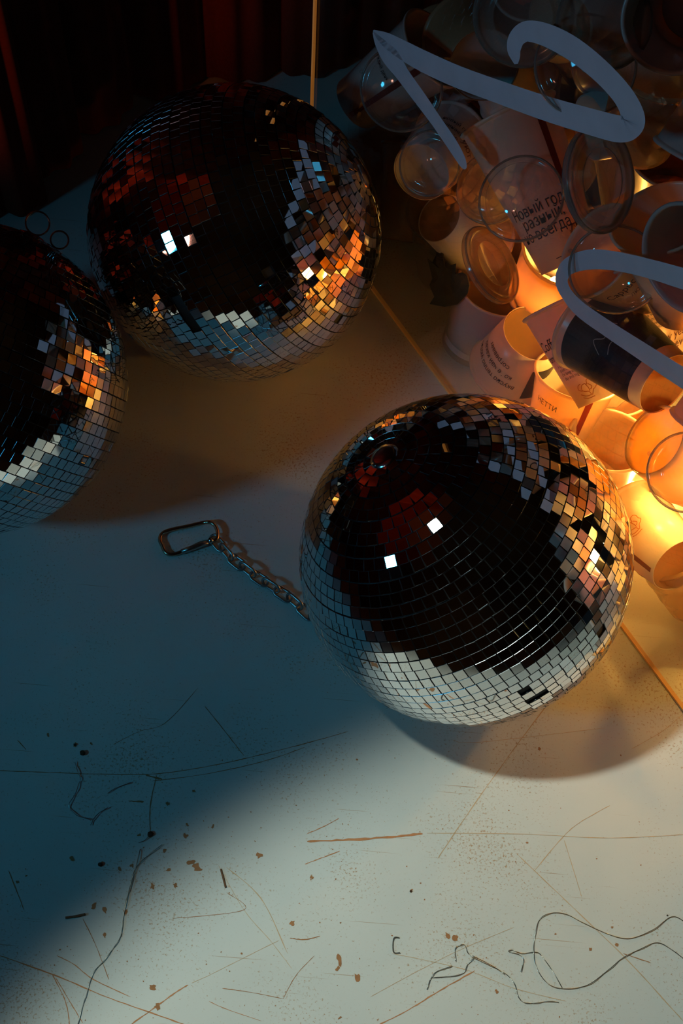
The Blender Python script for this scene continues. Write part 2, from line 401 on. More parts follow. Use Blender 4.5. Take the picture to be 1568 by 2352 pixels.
# ------------------------------------------------------------------ chain and carabiner
def link_loop(cen, d, s, L, W, rad):
    pts = []
    h = (L-W)/2
    for i in range(10): a = -pi/2+pi*i/9; pts.append(cen + d*(h+W/2*cos(a)) + s*(W/2*sin(a)))
    for i in range(10): a = pi/2+pi*i/9; pts.append(cen + d*(-h+W/2*cos(a)) + s*(W/2*sin(a)))
    return tube(pts, rad, 8, True)
cp = [at(*p) for p in ((489, 1238), (530, 1284), (580, 1322), (630, 1355), (675, 1385), (720, 1425), (760, 1475))]
cum = [0]
for a, b in zip(cp, cp[1:]): cum.append(cum[-1]+(b-a).length)
def along(s):
    for i in range(len(cp)-1):
        if s <= cum[i+1] or i == len(cp)-2:
            t = (s-cum[i])/(cum[i+1]-cum[i]); return cp[i].lerp(cp[i+1], t), (cp[i+1]-cp[i]).normalized()
chain = empty('chain', Matrix.Translation(cp[0])); tag(chain, 'thin steel chain on the floor running under the front mirror ball', 'chain')
k = 0; s = .008
while s < cum[-1]-.004:
    p, d = along(s); side = V((-d.y, d.x, 0)); up = V((0, 0, 1))
    ang = radians(20) if k % 2 == 0 else radians(68)
    sd = side*cos(ang) + up*sin(ang)
    p = p + V((0, 0, .0018 + .0036*abs(sin(ang)))) - cp[0]
    link('chain_link', bm_mesh(link_loop(p, d, sd, .0205, .0098, .00145), 'chain_link', True), M['steel'], chain)
    s += .0148; k += 1
cb = [(372, 1252), (367, 1240), (372, 1226), (392, 1217), (430, 1209), (470, 1200), (486, 1201), (496, 1211), (500, 1226), (496, 1240), (484, 1243), (462, 1247), (430, 1262), (405, 1272), (388, 1273), (378, 1266)]
cpts = [at(x, y, .0030 + (.003 if x > 470 else 0)) for x, y in smooth_path(cb + [cb[0]], 4)][:-1]
c0 = at(430, 1240)
carab = empty('carabiner', Matrix.Translation(c0)); tag(carab, 'copper-toned metal carabiner clipped to the end of the chain', 'carabiner')
body = cpts
link('hook_body', bm_mesh(tube([p-c0 for p in body], .0021, 10, True), 'hook_body', True), M['brass'], carab)
g0, g1 = at(484, 1243, .006), at(405, 1272, .003)
link('gate', bm_mesh(tube([g0-c0 + (g1-g0)*t for t in (.08, .3, .6, .85)], .0029, 10), 'gate', True), M['steel'], carab)
link('hinge', bm_mesh(tube([g0-c0-V((0, 0, .003)), g0-c0+V((0, 0, .0035))], .0026, 12), 'hinge', True), M['chrome'], carab)

# ------------------------------------------------------------------ clear case with white script
HT, LF, LS, TK = .82, 1.15, .62, .004
case = empty('display_case', Matrix.Translation(K)); tag(case, 'clear acrylic case full of paper cups with white script on its front', 'display case')
Z = V((0, 0, 1))
link('front_panel', bm_mesh(box_bm(V((0, 0, .0035)), PD*LF, PN*TK, Z*HT), 'front_panel'), M['acrylic'], case)
link('side_panel', bm_mesh(box_bm(PN*TK + V((0, 0, .0035)), PD*TK, PN*LS, Z*HT), 'side_panel'), M['acrylic'], case)
o = link('edge_strip', bm_mesh(box_bm(-PN*.0008, PD*LF, PN*.0040, Z*.0032), 'bottom_edge'), M['acrylic_edge'], case); o['label'] = 'bottom edge of the acrylic, dull orange lamp glow put into its material'
o = link('edge_strip', bm_mesh(box_bm(V((0, 0, .0034))-PD*.0028, PD*.0026, PN*.0030, Z*HT), 'corner_edge'), M['acrylic_edge_up'], case); o['label'] = 'upright corner edge of the acrylic, orange lamp glow put into its material'
def stroke(pts, name):
    P = smooth_path(pts, 10); bm = bmesh.new(); L_, R_ = [], []
    for i, (x, y, w) in enumerate(P):
        a, b = P[max(i-1, 0)], P[min(i+1, len(P)-1)]
        tx, ty = b[0]-a[0], b[1]-a[1]; l = math.hypot(tx, ty) or 1; nx, ny = -ty/l, tx/l
        L_.append(pan(x+nx*w, y+ny*w, -.0003)-K); R_.append(pan(x-nx*w, y-ny*w, -.0003)-K)
    vl = [bm.verts.new(p) for p in L_]; vr = [bm.verts.new(p) for p in R_]
    for i in range(len(P)-1): bm.faces.new((vl[i], vr[i], vr[i+1], vl[i+1]))
    o = link(name, bm_mesh(bm, name), M['film'], case); o['label'] = 'white brush-script stroke stuck on the panel'
stroke([(857, 70, 2), (882, 88, 15), (920, 112, 21), (975, 142, 24), (1050, 176, 25), (1150, 213, 26), (1250, 248, 28), (1350, 278, 30), (1420, 296, 31), (1447, 290, 29), (1453, 268, 27), (1436, 228, 25),
        (1400, 184, 25), (1350, 138, 26), (1300, 103, 27), (1250, 79, 26), (1210, 72, 24), (1187, 88, 20), (1180, 112, 16), (1183, 132, 11), (1185, 147, 4)], 'lettering')
stroke([(857, 74, 2), (872, 98, 12), (896, 130, 20), (925, 172, 16), (960, 220, 15), (1000, 276, 13), (1035, 327, 13), (1056, 362, 11), (1065, 382, 7), (1066, 389, 2)], 'lettering')
stroke([(1720, 700, 24), (1640, 662, 24), (1568, 640, 24), (1490, 617, 22), (1415, 600, 22), (1355, 596, 23), (1312, 608, 20), (1293, 628, 16), (1290, 652, 14), (1306, 682, 14), (1338, 715, 17), (1398, 757, 18), (1482, 812, 20), (1568, 868, 22), (1660, 925, 24)], 'lettering')

# ------------------------------------------------------------------ cups
_cache = {}
def cup_mesh(rr, rb, L):
    key = ('cup', rr, rb, L)
    if key not in _cache:
        t = .0007; lip = .0018
        prof = [(rb, .0), (rb+(rr-rb)*.5, L*.5), (rr-.0005, L-.004), (rr, L-.0032), (rr+lip, L-.0026), (rr+lip*1.35, L-.0005), (rr+lip*.8, L+.0006), (rr-t, L), (rr-t-.0003, L-.004), (rb-t+(rr-rb)*.5, L*.5), (rb-t, .0)]
        _cache[key] = bm_mesh(lathe(prof, 56, True), 'cup_body', True)
    return _cache[key]
def disc_mesh(rb):
    key = ('disc', rb)
    if key not in _cache: _cache[key] = bm_mesh(lathe([(0, .0058), (rb-.0022, .0058), (rb-.0012, .0052), (rb-.0009, .0010), (rb-.0016, .0010), (rb-.0022, .0046), (0, .0046)], 48), 'cup_base', True)
    return _cache[key]
def frame(rim, base, d1, L, far, roll=0.0):
    """rim/base pixels, rim depth behind the panel and cup length -> placement matrix (origin = cup base centre, z = up the cup)"""
    pr = pan(rim[0], rim[1], d1); d = ray(*base); oc = CAM-pr
    b = oc.dot(d); q = oc.dot(oc)-L*L; dd = b*b-q
    t = -b + (math.sqrt(dd) if far else -math.sqrt(dd)) if dd > 0 else -b
    pb = CAM + d*t; A = (pr-pb).normalized(); pb = pr - A*L
    vw = (CAM-pb).normalized(); X = (vw - A*vw.dot(A)).normalized(); Y = A.cross(X)
    m = Matrix((X, Y, A)).transposed().to_4x4(); m = Matrix.Translation(pb) @ m @ Matrix.Rotation(radians(roll), 4, 'Z')
    return m
def settle(m, rr, rb, L, gap=.0055):
    """keep a cup behind the front panel and above the floor"""
    for it in range(12):
        lo = 9; lz = 9; ax = (m.to_3x3() @ V((0, 0, 1))).normalized()
        for h, r in ((0, rb), (L, rr+.0026)):
            c = m @ V((0, 0, h))
            lo = min(lo, (c-K).dot(PN) - r*math.sqrt(max(0, 1-ax.dot(PN)**2))); lz = min(lz, c.z - r*math.sqrt(max(0, 1-ax.z**2)))
        if lo < gap:
            dr = (m @ V((0, 0, L*.5)) - CAM).normalized()
            m = Matrix.Translation(dr*((gap-lo)/dr.dot(PN)) if it < 2 and lz > .02 else PN*(gap-lo)) @ m
        ls = min((m @ V((0, 0, h)) - K).dot(PD) - r*math.sqrt(max(0, 1-ax.dot(PD)**2)) for h, r in ((0, rb), (L, rr+.0026)))
        if ls < .006: m = Matrix.Translation(PD*(.006-ls)) @ m
        if lz < .002: m = Matrix.Translation((0, 0, .002-lz)) @ m
    return m
_placed = []
def seg_dist(a, b, c, d):
    best = 9
    for i in range(6):
        p = a.lerp(b, i/5); u = d-c; t = max(0, min(1, (p-c).dot(u)/u.length_squared)); best = min(best, (p-c-u*t).length)
    for i in range(6):
        p = c.lerp(d, i/5); u = b-a; t = max(0, min(1, (p-a).dot(u)/u.length_squared)); best = min(best, (p-a-u*t).length)
    return best
def clearance(m, rr, rb, L):
    e = min(.02, L*.3); a, b, r = m @ V((0, 0, e)), m @ V((0, 0, L-e)), (rr+rb)/2
    return min([seg_dist(a, b, c, d)-.9*(r+q) for c, d, q in _placed] or [1]), (a, b, r)
def tuck(m, rr, rb, L, far=.055):
    """push a cup back along the line of sight until it no longer runs through its neighbours"""
    dr = (m @ V((0, 0, L/2)) - CAM).normalized(); best = None
    for k in range(12):
        mm = settle(Matrix.Translation(dr*(k*far/11/dr.dot(PN))) @ m, rr, rb, L); c, rec = clearance(mm, rr, rb, L)
        if best is None or c > best[0] + (.004 if best[0] > -.02 else 0): best = (c, mm, rec)
        if c > 0: break
    _placed.append(best[2]); return best[1]
_txt = {}
def text_mesh(s):
    if s not in _txt:
        cu = bpy.data.curves.new('txt', 'FONT'); cu.body = s; cu.size = 1; cu.align_x = 'CENTER'; cu.resolution_u = 3
        ob = bpy.data.objects.new('txt', cu); C.objects.link(ob); bpy.context.view_layer.update()
        me = bpy.data.meshes.new_from_object(ob.evaluated_get(bpy.context.evaluated_depsgraph_get()))
        C.objects.unlink(ob); bpy.data.objects.remove(ob); _txt[s] = me
    return _txt[s]
def wrap(vs, fs, rr, rb, L, h0, a0, off=.0004):
    out = []
    for x, y in vs:
        h = h0+y; r = rb+(rr-rb)*h/L+off+.0003; a = a0 + x/r; out.append((r*cos(a), r*sin(a), h))
    me = bpy.data.meshes.new('print'); me.from_pydata(out, [], fs); me.update(); return me
def printed(root, spec, rr, rb, L, s, size, h, ang, mat='ink', squeeze=.86, slant=0.0):
    me = text_mesh(s)
    vs = [(v.co.x*size*squeeze + v.co.y*size*slant, v.co.y*size) for v in me.vertices]
    link('printed_text', wrap(vs, [tuple(p.vertices) for p in me.polygons], rr, rb, L, h*L, radians(ang)), M[mat], root)
def band(root, rr, rb, L, h0, h1, a0, a1, mat, name='printed_band'):
    n = max(2, int(abs(a1-a0)/5)); vs, fs = [], []; hh = [h0+(h1-h0)*k/4 for k in range(5)]
    for i in range(n+1):
        a = radians(a0+(a1-a0)*i/n)
        for h in hh:
            r = rb+(rr-rb)*h+.0003; vs.append((r*cos(a), r*sin(a), h*L))
    for i in range(n):
        for k in range(4): q = i*5+k; fs.append((q, q+5, q+6, q+1))
    me = bpy.data.meshes.new(name); me.from_pydata(vs, [], fs); me.update(); return link(name, me, M[mat], root)
def line_art(root, rr, rb, L, pl, h, ang, sc, mat, w=.0007, name='printed_drawing'):
    vs, fs = [], []
    for pts in pl:
        P = smooth_path(pts, 6)
        for i, (x, y) in enumerate(P):
            a, b = P[max(i-1, 0)], P[min(i+1, len(P)-1)]; tx, ty = b[0]-a[0], b[1]-a[1]; l = math.hypot(tx, ty) or 1
            nx, ny = -ty/l*w/2, tx/l*w/2; q = len(vs); vs += [(x*sc+nx, y*sc+ny), (x*sc-nx, y*sc-ny)]
            if i: fs.append((q-2, q-1, q+1, q))
    link(name, wrap(vs, fs, rr, rb, L, h*L, radians(ang)), M[mat], root)
FLOWER = [[(0, -6), (-1, -3), (-4, -2), (-6, 0), (-5, 3), (-2, 4), (0, 3), (1, 6), (4, 7), (6, 5), (6, 2), (7, 0), (5, -2), (3, -3), (1, -6), (0, -6)], [(-1, 3), (0, 0), (0, -3)], [(1, 3), (3, 0), (1, -2)],
          [(-6, -1), (-9, 1), (-8, 4), (-5, 5)], [(-9, -3), (-6, -5), (-3, -6), (0, -6)], [(-8, -6), (-4, -8), (2, -8)]]
STAR = [[(0, 0), (8*cos(a), 8*sin(a)*1.2), (6.5*cos(a+.25), 6*sin(a+.25)), (0, 0)] for a in (.3, 1.0, 1.7, 2.4, 3.3, 4.1, 4.9, 5.7)]
def cup(rim, base, d, L, label, rr=.042, rb=.029, far=True, roll=0, mat='paper', group='paper and plastic cups in the case', texts=(), stripe=None, bands=(), art=(), base_mat=None, name='paper_cup'):
    m = frame(rim, base, d, L, far, roll)
    m = tuck(settle(m, rr, rb, L), rr, rb, L)
    root = empty(name, m); tag(root, label, 'cup', group)
    link('cup_body', cup_mesh(rr, rb, L), M[mat], root) if not cup_mesh(rr, rb, L).materials or cup_mesh(rr, rb, L).materials[0] is M[mat] else link('cup_body', copy_me(cup_mesh(rr, rb, L), mat), None, root)
    bmat = base_mat or mat
    dm = disc_mesh(rb); link('cup_base', dm if (not dm.materials or dm.materials[0] is M[bmat]) else copy_me(dm, bmat), M[bmat] if not dm.materials else None, root)
    if stripe is not None:
        o = band(root, rr, rb, L, .04, .95, stripe-5, stripe+5, 'red_ink', 'printed_stripe')
    for b in bands: band(root, rr, rb, L, *b)
    for t in texts: printed(root, None, rr, rb, L, *t)
    for a in art: line_art(root, rr, rb, L, *a)
    return root, m
def copy_me(me, mat):
    key = (me.name, mat)
    if key not in _cache:
        c = me.copy(); c.materials.clear(); c.materials.append(M[mat]); _cache[key] = c
    return _cache[key]
def clear_cup(rim, base, d, L, label, rr=.045, rb=.03, far=True, mat='plastic', roll=0, name='plastic_cup', ribs=True, slide=.055):
    m = tuck(settle(frame(rim, base, d, L, far, roll), rr, rb, L), rr, rb, L, slide); t = .0006
    root = empty(name, m); tag(root, label, 'cup', 'paper and plastic cups in the case')
    key = ('clear', rr, rb, L, ribs)
    prof = [(0, .003), (rb-.004, .003), (rb-.002, 0), (rb, .001)]
    for k in range(1, 9):
        h = L*k/9; r = rb+(rr-rb)*k/9; prof += [(r, h-.002), (r+(.0009 if ribs and k % 3 == 0 else 0), h)]
    prof += [(rr, L-.003), (rr+.003, L-.0015), (rr+.003, L), (rr-.001, L+.0004)]
    link('cup_body', bm_mesh(lathe(prof, 48), 'clear_cup_body', True), M[mat], root)
    return root, m
def lid(cx, cy, d, rad, nrm_px, label, dome=.0, mat='plastic', tabs=True):
    """a round lid: centre pixel, depth, radius, facing = mix of (right, up, toward camera)"""
    p = pan(cx, cy, d); v = (CAM-p).normalized(); r = (RT-v*RT.dot(v)).normalized(); u = v.cross(r)
    A = (r*nrm_px[0]+u*nrm_px[1]+v*nrm_px[2]).normalized(); X = A.cross(V((.2, .3, .9))).normalized(); Y = A.cross(X)
    m = Matrix.Translation(p) @ Matrix((X, Y, A)).transposed().to_4x4()
    root = empty('plastic_lid', m); tag(root, label, 'lid', 'plastic lids in the case')
    rim = [(rad-.004, -.006), (rad-.0005, -.006), (rad, -.004), (rad-.0012, -.0015), (rad-.001, .001), (rad-.004, .002), (rad-.0055, .0008)]
    if dome:
        top = [((rad-.007)*cos(a), (rad-.007)*0+dome*sin(a)) for a in [pi/2*i/9 for i in range(10)]]
        prof = rim + top[:-1] + [(0, dome)]
    else:
        prof = rim + [(rad-.007, -.001), (rad*.62, -.001), (rad*.60, .0008), (rad*.57, .0008), (rad*.55, -.001), (0, -.001)]
    link('lid_shell', bm_mesh(lathe(prof, 56), 'lid_shell', True), M[mat], root)
    rg = [V(((rad-.001)*cos(2*pi*i/48), (rad-.001)*sin(2*pi*i/48), -.001)) for i in range(48)]
    link('lid_rim', bm_mesh(tube(rg, .0011, 6, True), 'lid_rim', True), M['frost'], root)
    if tabs:
        b = bmesh.new(); bmesh.ops.create_icosphere(b, subdivisions=2, radius=.0022); bmesh.ops.translate(b, verts=b.verts, vec=V((rad+.001, 0, -.001)))
        link('lid_tab', bm_mesh(b, 'lid_tab', True), M['plastic'], root)
    return root

# front layer --------------------------------------------------------------
cup((1165, 262), (1322, 628), .075, .150, 'tall white paper cup with black Cyrillic print and a dark red upright stripe', .046, .030, True, mat='paper',
    texts=[('Новый год', .0150, .36, -16, 'ink', .74), ('разный,', .0150, .285, -14, 'ink', .78), ('но всегда', .0150, .205, -18, 'ink', .74), ('твой', .0170, .150, 42, 'script_ink', .9, .35)],
    stripe=36, art=[(STAR, .13, 30, .0011, 'orange_ink', .0006), ([[(-9, 0), (9, 0)]], .055, -4, .001, 'ink', .0007)])
cup((1445, 1185), (1560, 1300), .034, .085, 'warm white cup with an orange flower drawing and its base at the right edge', .041, .029, False, mat='paper', base_mat='amber', stripe=-48,
    art=[(FLOWER, .52, -4, .0012, 'orange_ink', .0008)])
clear_cup((1478, 1370), (1535, 1480), .045, .080, 'brown-tinted clear cup lowest in the pile at the right edge', .036, .027, True, mat='amber', slide=.008)
cup((1000, 108), (815, 240), .070, .112, 'white cup with a dark stripe under the tip of the script, upper left of case', .042, .029, True, mat='paper_grey', stripe=12,
    texts=[('хорошего', .007, .80, -20, 'ink'), ('настроения', .007, .70, -24, 'ink'), ('каждый день', .006, .60, -26, 'ink')])
lid(920, 205, .018, .041, (-.2, -.1, .9), 'round clear lid over the striped cup under the tip of the script', .012, 'plastic')
cup((950, 18), (990, 112), .090, .085, 'upturned paper cup showing its grey base above the tip of the script', .040, .031, False, mat='kraft', base_mat='paper_grey')
cup((1075, 90), (1112, 150), .080, .085, 'upturned paper cup showing its pale base between the two script strokes at top', .042, .032, False, mat='kraft', base_mat='paper_grey')
cup((1040, 318), (965, 398), .060, .085, 'white cup with small lines of print behind the thin end of the script stroke', .040, .030, False, mat='paper_grey',
    texts=[('новый год', .008, .60, -10, 'ink'), ('начинается', .0075, .49, -10, 'ink'), ('с кофе', .0075, .38, -10, 'ink'), ('уют', .012, .45, 28, 'script_ink', .9, .3)])
lid(985, 375, .014, .032, (-.35, .1, .93), 'clear oval lid over the small printed cup at the left of the case', 0, 'plastic')
clear_cup((1065, 250), (1050, 420), .055, .095, 'empty clear cup lying under the long script stroke', .040, .028, True)
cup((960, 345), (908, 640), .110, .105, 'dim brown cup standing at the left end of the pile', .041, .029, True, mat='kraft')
lid(1128, 430, .050, .036, (-.3, .25, .9), 'translucent amber lid left of the tall Cyrillic cup', .006, 'amber', False)
lid(1195, 455, .018, .039, (-.25, .25, .93), 'big clear dome lid in front of the tall Cyrillic cup', .016, 'plastic')
cup((1105, 560), (1008, 500), .085, .080, 'paper cup with thick pale rim of its base showing, above the dark crumpled paper', .040, .026, False, mat='paper_grey', base_mat='kraft')
clear_cup((1010, 560), (1015, 690), .050, .115, 'clear plastic tub holding crumpled black paper', .040, .034, True, ribs=False)
lid(1132, 606, .020, .040, (.76, .41, .50), 'clear ringed lid standing on edge beside the black crumpled paper', 0, 'amber')
cup((1352, 748), (1532, 885), .034, .105, 'cup wrapped in a dark photo print with a glowing round base', .043, .030, False, mat='paper', base_mat='amber',
    bands=[(.13, .90, -88, 88, 'dark_print')], art=[([[(-12, 0), (-6, 9), (0, 3), (7, 11), (13, 4)], [(-8, -6), (0, -3), (9, -8)]], .5, 0, .0013, 'paper_grey', .0007)])
cup((1292, 690), (1392, 922), .036, .100, 'white paper cup printed Coffee with an orange flower drawing near its base', .041, .027, True, mat='paper',
    texts=[('Coffee', .0150, .62, -50, 'ink', .80), ('moments c', .0115, .50, -50, 'ink', .80), ('a cup for every', .0048, .43, -38, 'ink'), ('quiet minute of', .0048, .385, -38, 'ink'), ('the long winter', .0048, .34, -38, 'ink'), ('day and night', .0048, .295, -38, 'ink')],
    art=[(FLOWER, .15, -20, .0012, 'orange_ink', .0007)])
cup((1172, 848), (1226, 765), .050, .070, 'white cup lying with its orange base toward the camera, curved lines of print', .044, .033, False, mat='paper', base_mat='amber',
    texts=[('вкусно тепло уютно', .0085, .62, 30, 'ink'), ('кофе чай какао', .0085, .46, 30, 'ink'), ('согревает', .0085, .30, 30, 'ink')],
    bands=[(.25, .85, -85, -35, 'dark_print')])
cup((1440, 585), (1545, 850), .085, .115, 'orange-lit cup with lines of print and a red script word below them', .044, .030, True, mat='paper',
    texts=[('moment', .0125, .66, 12, 'ink', .85), ('a warm drink in', .0048, .55, 14, 'ink'), ('your hands and', .0048, .51, 14, 'ink'), ('snow outside the', .0048, .47, 14, 'ink'), ('window today', .0048, .43, 14, 'ink'), ('new year', .010, .30, 18, 'script_ink', .9, .35), ('forever', .010, .22, 20, 'script_ink', .9, .35)],
    bands=[(.18, .92, -72, -22, 'dark_print')], base_mat='amber')
cup((1372, 575), (1500, 650), .045, .075, 'white cup with red and black script behind the second script stroke', .042, .030, True, mat='paper',
    texts=[('Cappuc', .012, .70, -30, 'ink', .85), ('любовь', .008, .55, -10, 'script_ink', .9, .3), ('кофе', .008, .5, 20, 'ink')])
lid(1412, 622, .020, .039, (-.1, -.35, .93), 'clear lid ring over the script cup below the second stroke', 0, 'plastic')
lid(1382, 412, .022, .043, (.80, .10, .62), 'large frosted oval lid right of the tall Cyrillic cup', 0, 'frost', False)
lid(1345, 150, .030, .040, (.15, .25, .93), 'clear round lid framed by the loop of the script', .010, 'plastic')
lid(1200, 38, .040, .042, (-.15, -.2, .95), 'large frosted lid at the top edge left of the script loop', 0, 'frost', False)
lid(1388, 50, .035, .036, (.1, .2, .95), 'frosted lid at the top edge above the script loop', 0, 'frost', True)
cup((1548, 45), (1600, 10), .060, .085, 'pale cup seen into its mouth in the top right corner', .037, .027, True, mat='paper_grey')
clear_cup((1530, 130), (1462, 330), .060, .100, 'tall clear cup slanting down beside the rounded end of the script loop', .040, .030, True, mat='amber')
cup((1560, 330), (1530, 480), .090, .095, 'amber cup with faint dark print at the right edge below the script loop', .042, .032, True, mat='kraft', texts=[('№ 12', .016, .42, -10, 'ink')])
cup((1520, 500), (1580, 700), .055, .100, 'white cup with faint grey print at the right edge above the second script stroke', .041, .030, True, mat='paper', texts=[('Coffee', .012, .58, -12, 'ink'), ('to go', .010, .45, -12, 'ink')])
cup((1325, 860), (1275, 1010), .072, .085, 'white cup with a bright red stripe just behind the top of the front ball', .042, .031, True, mat='paper', stripe=30, texts=[('НЕТТИ', .009, .70, -30, 'ink')])
cup((1415, 880), (1400, 1000), .060, .080, 'white cup with an orange stripe beside the base of the Coffee cup', .040, .032, True, mat='paper', stripe=18)
cup((1400, 1010), (1362, 1120), .060, .075, 'yellow-lit cup half hidden by the upper right side of the front ball', .040, .030, True, mat='paper')
_, GLOW = cup((1590, 1060), (1500, 1010), .060, .055, 'glowing white cup right in front of the lamp', .040, .033, False, mat='paper')
lid(1580, 1085, .016, .035, (.1, .0, .98), 'clear ribbed lid at the right edge in front of the lamp', 0, 'plastic')
cup((1400, 1075), (1570, 1150), .050, .100, 'bright yellow cup with a starburst and print between the ball and the lamp', .042, .031, True, mat='paper',
    art=[(STAR, .70, 0, .0012, 'orange_ink', .0008)], texts=[('твой', .013, .52, -4, 'orange_ink'), ('но всегда', .009, .36, -4, 'orange_ink')])
cup((1620, 1330), (1640, 1440), .050, .085, 'pale cup lowest at the right edge of the photo', .040, .029, True, mat='paper')

cup((1120, 735), (1062, 865), .055, .095, 'pale blue-lit cup side at the lower left of the pile', .042, .034, True, mat='paper_grey', bands=[(.1, .2, -60, 60, 'paper_grey')])
cup((1060, 690), (1005, 735), .085, .06, 'orange-lit cup lying under the black crumpled paper', .038, .030, True, mat='paper')
cup((1150, 700), (1120, 790), .11, .09, 'white cup lying low in the pile behind the cup with the curved print', .040, .030, True, mat='paper')
cup((1295, 575), (1232, 690), .080, .085, 'orange glowing cup right behind the foot of the tall Cyrillic cup', .041, .032, True, mat='paper')
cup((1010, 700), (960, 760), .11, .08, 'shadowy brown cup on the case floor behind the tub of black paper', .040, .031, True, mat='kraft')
cup((1025, 565), (1020, 690), .10, .095, 'pale cup standing right behind the jagged black paper', .042, .034, True, mat='paper')
cup((870, 20), (800, -40), .08, .10, 'cup base just showing at the top edge left of the script', .042, .030, True, mat='paper_grey')
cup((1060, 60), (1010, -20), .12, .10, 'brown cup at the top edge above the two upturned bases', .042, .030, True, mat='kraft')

# black crumpled paper standing inside the clear tub: a jagged crown-like clump
def crumple():
    rnd = random.Random(4); bm = bmesh.new()
    n = 34; base = []
    cen = pan(1010, 655, .030); v = (CAM-cen).normalized(); r = (RT-v*RT.dot(v)).normalized(); u = v.cross(r)
    out = [(985, 700), (1000, 690), (985, 655), (993, 640), (985, 610), (980, 592), (990, 600), (1000, 606), (1002, 580), (1010, 568), (1018, 580), (1022, 600), (1036, 608), (1048, 604), (1046, 630), (1050, 655), (1058, 645), (1062, 625), (1074, 632), (1080, 655), (1074, 675), (1060, 690), (1050, 700), (1020, 706)]
    pts = [pan(x, y, .030) for x, y in out]; c = sum(pts, V())/len(pts)
    rings = []
    for k, (s, z) in enumerate(((.96, -.012), (1, -.004), (.97, .005), (.6, .013), (.3, .010))):
        rings.append([bm.verts.new(c + (p-c)*s*rnd.uniform(.97, 1.02) + v*(z+rnd.uniform(-.003, .003))) for p in pts])
    for a, b in zip(rings, rings[1:]):
        for i in range(len(pts)): bm.faces.new((a[i], a[(i+1) % len(pts)], b[(i+1) % len(pts)], b[i]))
    bm.faces.new(rings[-1]); bm.faces.new(rings[0][::-1])
    bmesh.ops.triangulate(bm, faces=bm.faces); return bm
o = link('crumpled_paper', bm_mesh(crumple(), 'crumpled_paper'), M['foil']); tag(o, 'crumpled black paper with jagged points inside a clear tub', 'paper')

# deeper cups: those glimpsed between the front ones
proto = None
rnd = random.Random(11)
deep = [(x, y) for y in (90, 230, 370, 500, 620, 740) for x in (900, 1010, 1120, 1230, 1340, 1450, 1560, 1670)] + [(x, y) for y in (860, 980) for x in (1190, 1300, 1410, 1520)] + [(1500, 1100), (1590, 1100), (1560, 1220), (1640, 1200)] + [(x, y) for y in (800, 660, 530, 420, 300, 160, 20) for x in (960, 1065, 1175, 1285, 1395, 1500, 1620)] + [(1000, 700), (1080, 760), (1120, 840), (1150, 900), (1230, 960), (1300, 1060)]
for i, (x, y) in enumerate(deep):
    if x < 940 and (y > 560 or y < 200): continue
    bestm = None
    for t in range(30):
        dp = rnd.uniform(.09, .30); p = pan(x+rnd.uniform(-45, 45), y+rnd.uniform(-35, 35), dp)
        if p.z < .045: continue
        m = settle(Matrix.Translation(p) @ Matrix.Rotation(rnd.uniform(0, 2*pi), 4, 'Z') @ Matrix.Rotation(rnd.uniform(.4, 2.6), 4, 'X') @ Matrix.Translation((0, 0, -.05)), .042, .030, .10)
        c, rec = clearance(m, .042, .030, .10)
        if c > -.002: bestm = (m, rec); break
    if bestm is None: continue
    m = bestm[0]; _placed.append(bestm[1])
    if proto is None:
        proto = empty('paper_cup', m); L, rr, rb = .10, .042, .030
        link('cup_body', cup_mesh(rr, rb, L), M['paper'], proto); link('cup_base', disc_mesh(rb), M['paper'], proto)
        tag(proto, 'plain cup deep in the pile, glimpsed between the front cups', 'cup', 'plain cups deep in the pile')
    else:
        c = proto.copy(); C.objects.link(c); c.matrix_world = m
        for ch in list(proto.children):
            d = ch.copy(); C.objects.link(d); d.parent = c

# cups carrying the pile on beyond the right edge (mirrored in the balls), same two lids' height
rnd = random.Random(23)
for i, (x, y, dp) in enumerate(((1690, 900, .05), (1700, 1040, .10), (1720, 740, .06), (1740, 1420, .05), (1790, 1560, .045), (1800, 1000, .05), (1840, 850, .07), (1830, 1180, .13),
                                (1900, 1480, .05), (1960, 1640, .05), (1950, 1050, .05), (2040, 1180, .06), (2020, 1480, .06), (2100, 1330, .07), (1900, 1430, .045), (1720, 1330, .05),  (1900, 1250, .19), (2000, 1350, .18), (1800, 1200, .20), (1950, 1100, .18), (2080, 1200, .17), (1850, 1400, .16), (2000, 1480, .15), (1760, 1100, .19), (2150, 1400, .14), (2180, 1560, .05), (2060, 950, .08), (2250, 1100, .08), (1660, 1500, .06), (1750, 1270, .12), (1700, 560, .06), (1850, 640, .07))):
    bestm = None
    for t in range(30):
        q = Matrix.Rotation(rnd.uniform(0, 2*pi), 4, 'Z') @ Matrix.Rotation(rnd.uniform(.5, 2.5), 4, 'X')
        m = settle(Matrix.Translation(pan(x+rnd.uniform(-30, 30), y+rnd.uniform(-30, 30), dp+rnd.uniform(0, .04))) @ q @ Matrix.Translation((0, 0, -.05)), .042, .030, .10)
        cl, rec = clearance(m, .042, .030, .10)
        if cl > -.002: bestm = (m, rec); break
    if bestm is None: continue
    m = bestm[0]; _placed.append(bestm[1])
    c = proto.copy(); C.objects.link(c); c.matrix_world = m
    tag(c, 'plain white cup of the pile beyond the right edge, seen mirrored in the balls', 'cup', 'white cups beyond the right edge')
    for ch in list(proto.children):
        d = ch.copy(); C.objects.link(d); d.parent = c

